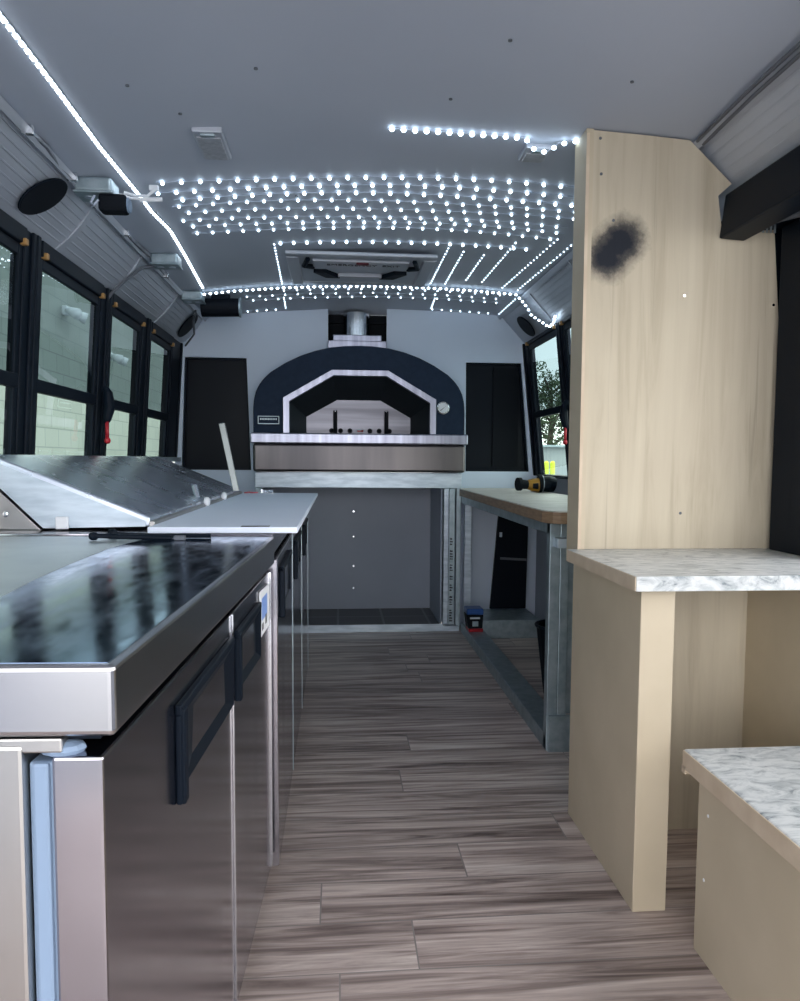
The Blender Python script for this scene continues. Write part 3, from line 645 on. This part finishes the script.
MB().prism([(.683, 1.765, .8005), (1.40, 1.765, .8005), (1.40, 2.327, .8005), (.683, 2.327, .8005)], (0, 0, .035)).build('laminate_top', 'marble', sf, .001)
MB().box(.6805, .6832, 1.768, 2.325, .8008, .8345).build('raw_edge', 'mdfedge', sf)
bt = thing('low_bench', 'low marble topped bench box at the near right corner', 'bench', (1.1, 1.2, 0))
MB().box(.783, 1.30, .62, 1.712, .412, .448).box(.783, .80, 1.695, 1.712, .395, .412).build('laminate_top', 'marble', bt, .006, seg=3)
MB().box(.7805, .7835, .62, 1.708, .405, .4465).box(.7805, .80, 1.693, 1.712, .394, .412).build('raw_edge', 'mdfedge', bt, .001)
MB().box(.803, .821, .66, 1.668, .0, .412).build('side_panel', 'mdf', bt)
MB().box(.821, 1.29, 1.65, 1.668, .0, .412).build('end_panel', 'mdf', bt)
MB().box(.821, 1.29, .66, .68, 0, .412).build('end_panel', 'mdf', bt)
MB().box(1.275, 1.29, .68, 1.65, 0, .412).build('back_panel', 'mdf', bt)
for y, z in ((1.62, .33), (1.63, .18)): MB().tube([(.8035, y, z), (.802, y, z)], .004, 8).build('screw_head', 'paper', bt)

# ------------------------------------------------------------------ ceiling fittings
def ceil_box(name, label, cat, x0, x1, y0, y1):
    xm = (x0 + x1) / 2; z = zc(xm); t = thing(name, label, cat, (xm, (y0 + y1) / 2, z), group='dome lights in the ceiling')
    MB().box(x0, x1, y0, y1, z - .014, z + .004).build('housing', 'cove', t, .004)
    MB().box(x0 + .008, x1 - .008, y0 + .035, y1 - .008, z - .018, z - .012).build('lens', 'lens', t, .003)
    MB().box((x0 + x1) / 2 - .02, (x0 + x1) / 2 + .02, y0 + .008, y0 + .026, z - .02, z - .013).build('switch', 'galv', t, .002)
ceil_box('dome_light', 'rectangular dome light in the ceiling, near the left light strip', 'dome light', -.413, -.328, 2.387, 2.60)
ceil_box('dome_light', 'rectangular dome light in the ceiling, beside the plywood partition', 'dome light', .570, .652, 2.467, 2.58)
# roof hatch
ht = thing('roof_hatch', 'roof escape hatch with emergency exit lettering above the oven', 'hatch', (.11, 4.05, 2.03))
zt = 2.046
fr = MB().box(-.24, .46, 3.74, 3.80, zt - .020, zt - .002).box(-.24, .46, 4.34, 4.395, zt - .014, zt - .002).box(-.24, -.18, 3.80, 4.36, zt - .024, zt - .002).box(.40, .46, 3.80, 4.36, zt - .024, zt - .002)
fr.build('frame', 'cove', ht, .006)
cvr = MB().box(-.18, .40, 3.80, 4.36, zt - .010, zt - .004).build('cover', 'ceiling', ht)
MB().box(-.12, .34, 3.84, 4.0, zt - .026, zt - .010).build('raised_panel', 'cove', ht, .008)
text('lettering', 'EMERGENCY  EXIT', .042, 'letter', (.12, 3.90, zt - .0268), (math.pi, 0, 0), ht)
MB().box(.085, .145, 3.84, 3.875, zt - .034, zt - .026).build('release_handle', 'maroon', ht, .005)
for s in (-1, 1):
    cx_ = .11 + s * .25; MB().tube([(cx_, 3.83, zt - .02), (cx_ + s * .02, 3.90, zt - .034), (cx_ - s * .02, 3.97, zt - .022)], .012, 8).build('grab_handle', 'black', ht)
    MB().prism([(.11 + s * .10, 4.16, zt - .012), (.11 + s * .17, 4.05, zt - .012), (.11 + s * .23, 4.05, zt - .012), (.11 + s * .17, 4.16, zt - .012)], (0, 0, -.02)).build('hinge_arm', 'black', ht)
MB().box(.0, .22, 4.12, 4.15, zt - .03, zt - .01).build('cross_bar', 'cove', ht, .003)
# oval speakers set into the coves
def speaker(side, yc, ry, rt, t0, label, skew=0.0, lean=0.0):
    if side < 0: a, b, nrm = Vector((-.84, 0, 1.98)), Vector((-.985, 0, 1.81)), Vector((.76, 0, -.65)).normalized()
    else: a, b, nrm = Vector((1.058, 0, 2.036)), Vector((1.222, 0, 1.857)), Vector((-.73, 0, -.69)).normalized()
    d = (b - a).normalized(); c = a.lerp(b, t0) + nrm * .020 + Vector((0, yc, 0))
    t = thing('speaker', label, 'speaker', c, group='oval speakers in the side coves')
    n = 32
    def ringf(k, h): return [tuple(c + Vector((0, k * (ry * math.cos(2 * math.pi * i / n) + skew * math.sin(2 * math.pi * i / n)), 0)) + d * (k * (rt * math.sin(2 * math.pi * i / n) + lean * math.cos(2 * math.pi * i / n))) + nrm * h) for i in range(n)]
    def disc(k, h0, h1): return MB().add(ringf(k, h0) + ringf(k, h1), [tuple(range(n)), tuple(range(2 * n - 1, n - 1, -1))] + [(i, (i + 1) % n, n + (i + 1) % n, n + i) for i in range(n)])
    disc(1.0, -.002, .003).build('rim', 'black', t); disc(.95, .0028, .0042).build('grille', 'blackmatte', t)
speaker(-1, 2.595, .080, .078, .46, 'black oval speaker in the near left cove', -.055, .0125)
speaker(-1, 4.96, .110, .085, .47, 'black oval speaker at the far end of the left cove')
speaker(1, 4.87, .100, .075, .60, 'black oval speaker at the far end of the right cove')
# steel junction boxes on the left edge of the ceiling, with conduit
def jbox(x, y, w_, dy, label):
    z = zc(x) - .004; t = thing('junction_box', label, 'junction box', (x, y, z), group='steel junction boxes along the left ceiling edge')
    MB().box(x - w_ / 2, x + w_ / 2, y - dy / 2, y + dy / 2, z - .045, z).build('box', 'galv', t, .008)
    MB().box(x - w_ / 2 - .004, x + w_ / 2 + .004, y - dy / 2 - .004, y + dy / 2 + .004, z - .051, z - .043).build('cover', 'galv', t, .004)
    for s in (-1, 1):
        MB().tube([(x + s * w_ * .24, y - dy / 2 - .001, z - .024), (x + s * w_ * .24, y - dy / 2 + .004, z - .024)], .013, 14).build('knockout', 'galv', t)
        MB().tube([(x + s * w_ * .22, y, z - .050), (x + s * w_ * .22, y, z - .053)], .015, 14).build('knockout', 'galvlight', t)
jbox(-.775, 2.745, .115, .10, 'steel junction box nearest the camera, with a black adapter hanging from it')
jbox(-.755, 3.70, .115, .10, 'steel junction box in the middle of the left ceiling edge')
jbox(-.775, 4.48, .105, .12, 'steel junction box at the far end, above the black roller')
ad_ = thing('power_adapter', 'black adapter block hanging from the nearest junction box', 'adapter', (-.72, 2.75, 1.94))
MB().box(-.762, -.675, 2.70, 2.76, 1.885, 1.940).build('body', 'blackmatte', ad_, .010)
MB().tube([(-.675, 2.73, 1.912), (-.668, 2.73, 1.912)], .024, 16).build('end_cap', 'gasket', ad_)
MB().tube([(-.77, 2.70, 1.93), (-.782, 2.695, 1.905), (-.77, 2.69, 1.898), (-.758, 2.695, 1.915)], .004, 6).build('cord_loop', 'wire', ad_)
cd = thing('conduit', 'flexible grey conduit running along the left ceiling edge', 'conduit', (-.83, 2.0, 1.99))
def cz(x): return zc(x) - .018
path = [(-.838, YF + .1, 1.975), (-.836, 2.0, 1.972), (-.834, 2.25, 1.972), (-.82, 2.42, 1.975), (-.832, 2.55, 1.968), (-.828, 2.69, 1.97)]
MB().tube(path, .008, 8).build('tube', 'conduitgrey', cd)
MB().tube([(-.83, 2.80, 1.972), (-.83, 3.2, 1.972), (-.822, 3.45, 1.972), (-.815, 3.64, 1.974)], .008, 8).build('tube', 'conduitgrey', cd)
MB().tube([(-.815, 3.76, 1.974), (-.828, 4.1, 1.972), (-.828, 4.41, 1.972)], .008, 8).build('tube', 'conduitgrey', cd)
for y in (2.30, 2.66, 3.28, 4.0): MB().box(-.842, -.808, y - .008, y + .008, 1.958, 1.985).build('strap', 'chrome', cd, .003)
fx = MB().tube([(-.79, 3.70, 1.948), (-.85, 3.66, 1.925), (-.90, 3.61, 1.868), (-.945, 3.57, 1.81), (-.985, 3.57, 1.76), (-.99, 3.57, 1.70)], .007, 8).build('cable', 'cable'); prop(fx, 'dark cable looping from the middle junction box down to a window post', 'cable')
for k, dx in enumerate((.022, .040)):
    cbx = MB().tube([(1.012 + dx, 2.30, 2.034 - dx * .45), (.998 + dx, 2.0, 2.034 - dx * .45), (.992 + dx, 1.4, 2.034 - dx * .45), (.992 + dx, .2, 2.034 - dx * .45)], .005, 8).build('cable', 'cable')
    prop(cbx, 'dark cable along the right ceiling edge, ' + ('the upper one' if k == 0 else 'the lower one'), 'cable', 'cables along the right ceiling edge')
rl = thing('roller', 'black roller housing under the ceiling in the far left corner', 'roller', (-.65, 4.62, 1.94))
MB().tube([(-.755, 4.62, 1.934), (-.545, 4.62, 1.940)], .050, 20).build('tube', 'blackmatte', rl)
MB().tube([(-.547, 4.62, 1.940), (-.538, 4.62, 1.940)], .056, 20).build('end_cap', 'galv', rl); MB().box(-.70, -.60, 4.60, 4.64, 1.975, 2.005).build('bracket', 'black', rl)
dc = MB().tube([(-.80, 4.70, 1.93), (-.84, 4.85, 1.90), (-.88, 5.1, 1.86), (-.95, 5.19, 1.80)], .006, 6).build('cable', 'cable'); prop(dc, 'thin dark cable trailing to the far left corner', 'cable')
# red emergency window handles
def redlatch(side, x, y, z, label):
    t = thing('window_handle', label, 'handle', (x, y, z), group='red tipped window handles')
    s = 1 if side < 0 else -1
    MB().tube([(x, y, z + .095), (x + s * .012, y, z + .07), (x + s * .018, y, z + .01), (x + s * .006, y, z - .04), (x, y, z - .06)], [.012, .02, .024, .018, .010], 10).build('grip', 'black', t)
    MB().tube([(x + s * .008, y - .005, z - .05), (x + s * .008, y - .005, z - .125)], .008, 8).ell((x + s * .008, y - .005, z - .13), (.014, .014, .014)).build('lever', 'red', t, smooth=True)
redlatch(-1, -.975, 3.50, 1.30, 'black window handle with a red lever on the left window post')
redlatch(1, 1.235, 4.27, 1.33, 'black window handle with a red lever on the right window post')

# ------------------------------------------------------------------ light strings
def teardrop(r=.0066, h=.012):
    n = 8; prof = [(.35 * r, 0), (r * .9, -.35 * h), (r, -.55 * h), (r * .6, -.88 * h)]
    vs = [(a * math.cos(2 * math.pi * k / n), a * math.sin(2 * math.pi * k / n), z) for a, z in prof for k in range(n)] + [(0, 0, -h)]
    fs = [tuple(range(n - 1, -1, -1))]
    for j in range(3):
        for k in range(n): fs.append((j * n + k, j * n + (k + 1) % n, (j + 1) * n + (k + 1) % n, (j + 1) * n + k))
    fs += [(3 * n + k, 3 * n + (k + 1) % n, 4 * n) for k in range(n)]
    me = bpy.data.meshes.new('bulb'); me.from_pydata(vs, [], fs); me.update(); me.materials.append(M['bulb']); return me
BULB = teardrop()
BULB_S = teardrop(.0042, .007); BULB_M = teardrop(.0056, .0095); BULB_T = teardrop(.0034, .005); BULB_L = teardrop(.0080, .012)
def lstring(label, path, pitch, group, mesh=None, phase=0.0, drop=.006, wire='wire', name='string_light'):
    mesh = mesh or BULB
    pts = [Vector(p) for p in path]; t = thing(name, label, 'string light', pts[0], group=group)
    MB().tube([p for p in pts], .0016, 5).build('wire', wire, t)
    L = [0]
    for a, b in zip(pts, pts[1:]): L.append(L[-1] + (b - a).length)
    s = phase
    while s <= L[-1] + 1e-6:
        k = max(j for j in range(len(L) - 1) if L[j] <= s + 1e-9); f = (s - L[k]) / (L[k + 1] - L[k])
        p = pts[k].lerp(pts[k + 1], min(f, 1))
        o = bpy.data.objects.new('bulb', mesh); COL.objects.link(o); o.parent = t; o.location = p - pts[0] + Vector((0, 0, .002)); s += pitch
    return t
def onceil(x, y, d=.003): return (x, y, zc(x) - d)
ORD = ('first', 'second', 'third', 'fourth', 'fifth', 'sixth', 'seventh', 'eighth')
rows = [(2.800, -.60, .85), (2.888, -.645, .88), (2.971, -.58, .88), (3.054, -.60, .90), (3.145, -.57, .92), (3.238, -.60, .93), (3.312, -.58, .94), (3.396, -.59, .93)]
for i, (y, a, b) in enumerate(rows):
    n = 14; pth = [onceil(a + (b - a) * k / n, y + .012 * math.sin(6.3 * k / n + i) + (.03 if i > 4 else .0) * (k / n) ** 2, .003) for k in range(n + 1)]
    lstring('white bulb string across the ceiling, %s of the closely spaced rows from the camera' % ORD[i], pth, .0615, 'string lights across the ceiling', BULB if i < 3 else BULB_M, phase=.02 + .012 * math.sin(i * .9))
lstring('white bulb string across the ceiling right at the near edge of the roof hatch', [onceil(-.25 + 1.1 * k / 12, 3.615, .003) for k in range(13)], .0575, 'string lights across the ceiling')
cross = [(-.719, 4.50), (-.581, 4.482), (-.292, 4.474), (-.065, 4.478), (.19, 4.480), (.5, 4.487), (.737, 4.489), (.995, 4.50)]
lstring('dense bulb string right across the ceiling on the far side of the roof hatch', [onceil(x, y - .01, .014) for x, y in cross] + [(1.07, 4.55, 1.975), (1.10, 4.56, 1.93), (1.15, 4.50, 1.88), (1.175, 4.46, 1.85), (1.185, 4.40, 1.86), (1.17, 4.30, 1.89)], .033, 'string lights across the ceiling', BULB_L)
for i, y in enumerate((4.60, 4.71, 4.82)):
    lstring('%s of the three short spaced rows behind the dense bulb string' % ('nearest', 'middle', 'farthest')[i], [onceil(x, y, .003) for x in ((-.54, -.2, .2, .6, .98) if i else (-.30, 0, .3, .6, .95))], .072, 'rows of bulbs behind the dense string', BULB_S, phase=.024 * i)
lstring('short row of bulbs at the bulkhead, left of the flue', [onceil(-.56, 5.15), onceil(-.38, 5.15)], .058, 'bulb rows along the bulkhead', BULB_S)
lstring('short row of bulbs at the bulkhead, right of the flue', [onceil(.60, 5.16), onceil(1.0, 5.16)], .060, 'bulb rows along the bulkhead', BULB_S)
for i, (x0, y0, x1, y1, tip, lab) in enumerate((
        (-.279, 3.64, -.30, 4.46, .022, 'bulb string along the left edge of the roof hatch'),
        (-.314, 4.80, -.325, 5.16, .022, 'short bulb string from the dense string to the bulkhead, on the left'),
        (.500, 3.64, .503, 4.47, .022, 'bulb string along the right edge of the roof hatch'),
        (.577, 3.74, .583, 4.46, .034, 'lengthwise bulb string, next one right of the roof hatch'),
        (.679, 3.78, .680, 4.34, .034, 'lengthwise bulb string, second right of the roof hatch'),
        (.777, 3.54, .769, 4.34, .034, 'lengthwise bulb string, third right of the roof hatch'),
        (.935, 3.43, .90, 4.42, .034, 'lengthwise bulb string, second from the right cove'),
        (1.015, 3.50, .99, 4.47, .034, 'lengthwise bulb string nearest the right cove'),
        (.575, 4.82, .59, 5.16, .034, 'short bulb string from the dense string to the bulkhead, on the right'),
        (1.03, 4.68, 1.03, 5.16, .034, 'bulb string running to the bulkhead beside the right cove'))):
    lstring(lab, [onceil(x0, y0), onceil((x0 + x1) / 2, (y0 + y1) / 2), onceil(x1, y1)], .052, 'lengthwise bulb strings around the roof hatch', BULB_T)
lstring('short bulb string on the near ceiling ending at the plywood partition', [onceil(.156, 2.396), onceil(.388, 2.412), onceil(.555, 2.418), (.590, 2.44, 2.035), (.629, 2.44, 2.03), (.655, 2.415, 2.045), onceil(.71, 2.41)], .034, 'string lights across the ceiling', BULB_L)
# left LED strip
ls = thing('led_strip', 'bright white light strip along the left ceiling, from near camera to far corner', 'light strip', (-.69, 1.3, zc(-.69)))
sp = [(-.70, 1.20), (-.687, 1.782), (-.686, 2.064), (-.689, 2.478), (-.680, 2.907), (-.680, 3.10), (-.664, 3.335), (-.678, 3.722), (-.711, 4.40)]
tape = MB()
for (xa, ya), (xb, yb) in zip(sp, sp[1:]):
    tape.prism([(xa - .006, ya, zc(xa) - .004), (xa + .006, ya, zc(xa) - .004), (xa + .006, ya, zc(xa) - .001), (xa - .006, ya, zc(xa) - .001)], (xb - xa, yb - ya, zc(xb) - zc(xa)))
tape.build('tape', 'galvlight', ls)
dm = bpy.data.meshes.new('diode'); db = MB().box(-.005, .005, -.0085, .0085, -.007, -.002); dm.from_pydata(db.v, [], db.f); dm.update(); dm.materials.append(M['strip_led'])
L = [0]
for a, b in zip(sp, sp[1:]): L.append(L[-1] + math.dist(a, b))
for i in range(99):
    s = L[-1] * (i + .5) / 99; k = max(j for j in range(len(L) - 1) if L[j] <= s); f = (s - L[k]) / (L[k + 1] - L[k])
    x = sp[k][0] + (sp[k + 1][0] - sp[k][0]) * f; y = sp[k][1] + (sp[k + 1][1] - sp[k][1]) * f
    o = bpy.data.objects.new('diode', dm); COL.objects.link(o); o.parent = ls; o.location = Vector((x, y, zc(x))) - ls.location
cw = thing('connector', 'white plugs and leads joining the strip to the first bulb string', 'connector', (-.62, 2.78, 1.97))
MB().tube([(-.69, 2.74, 1.955), (-.66, 2.75, 1.950), (-.63, 2.80, 1.965), (-.60, 2.80, 1.99)], .005, 6).build('lead', 'white', cw)
MB().tube([(-.70, 2.73, 1.945), (-.665, 2.72, 1.932), (-.645, 2.75, 1.94), (-.595, 2.78, 1.95)], .005, 6).build('lead', 'white', cw)
MB().box(-.625, -.595, 2.80, 2.82, 1.985, 2.003).build('plug', 'white', cw, .003); MB().tube([(-.645, 2.76, 1.94), (-.575, 2.77, 1.947)], .007, 8).build('plug', 'white', cw)
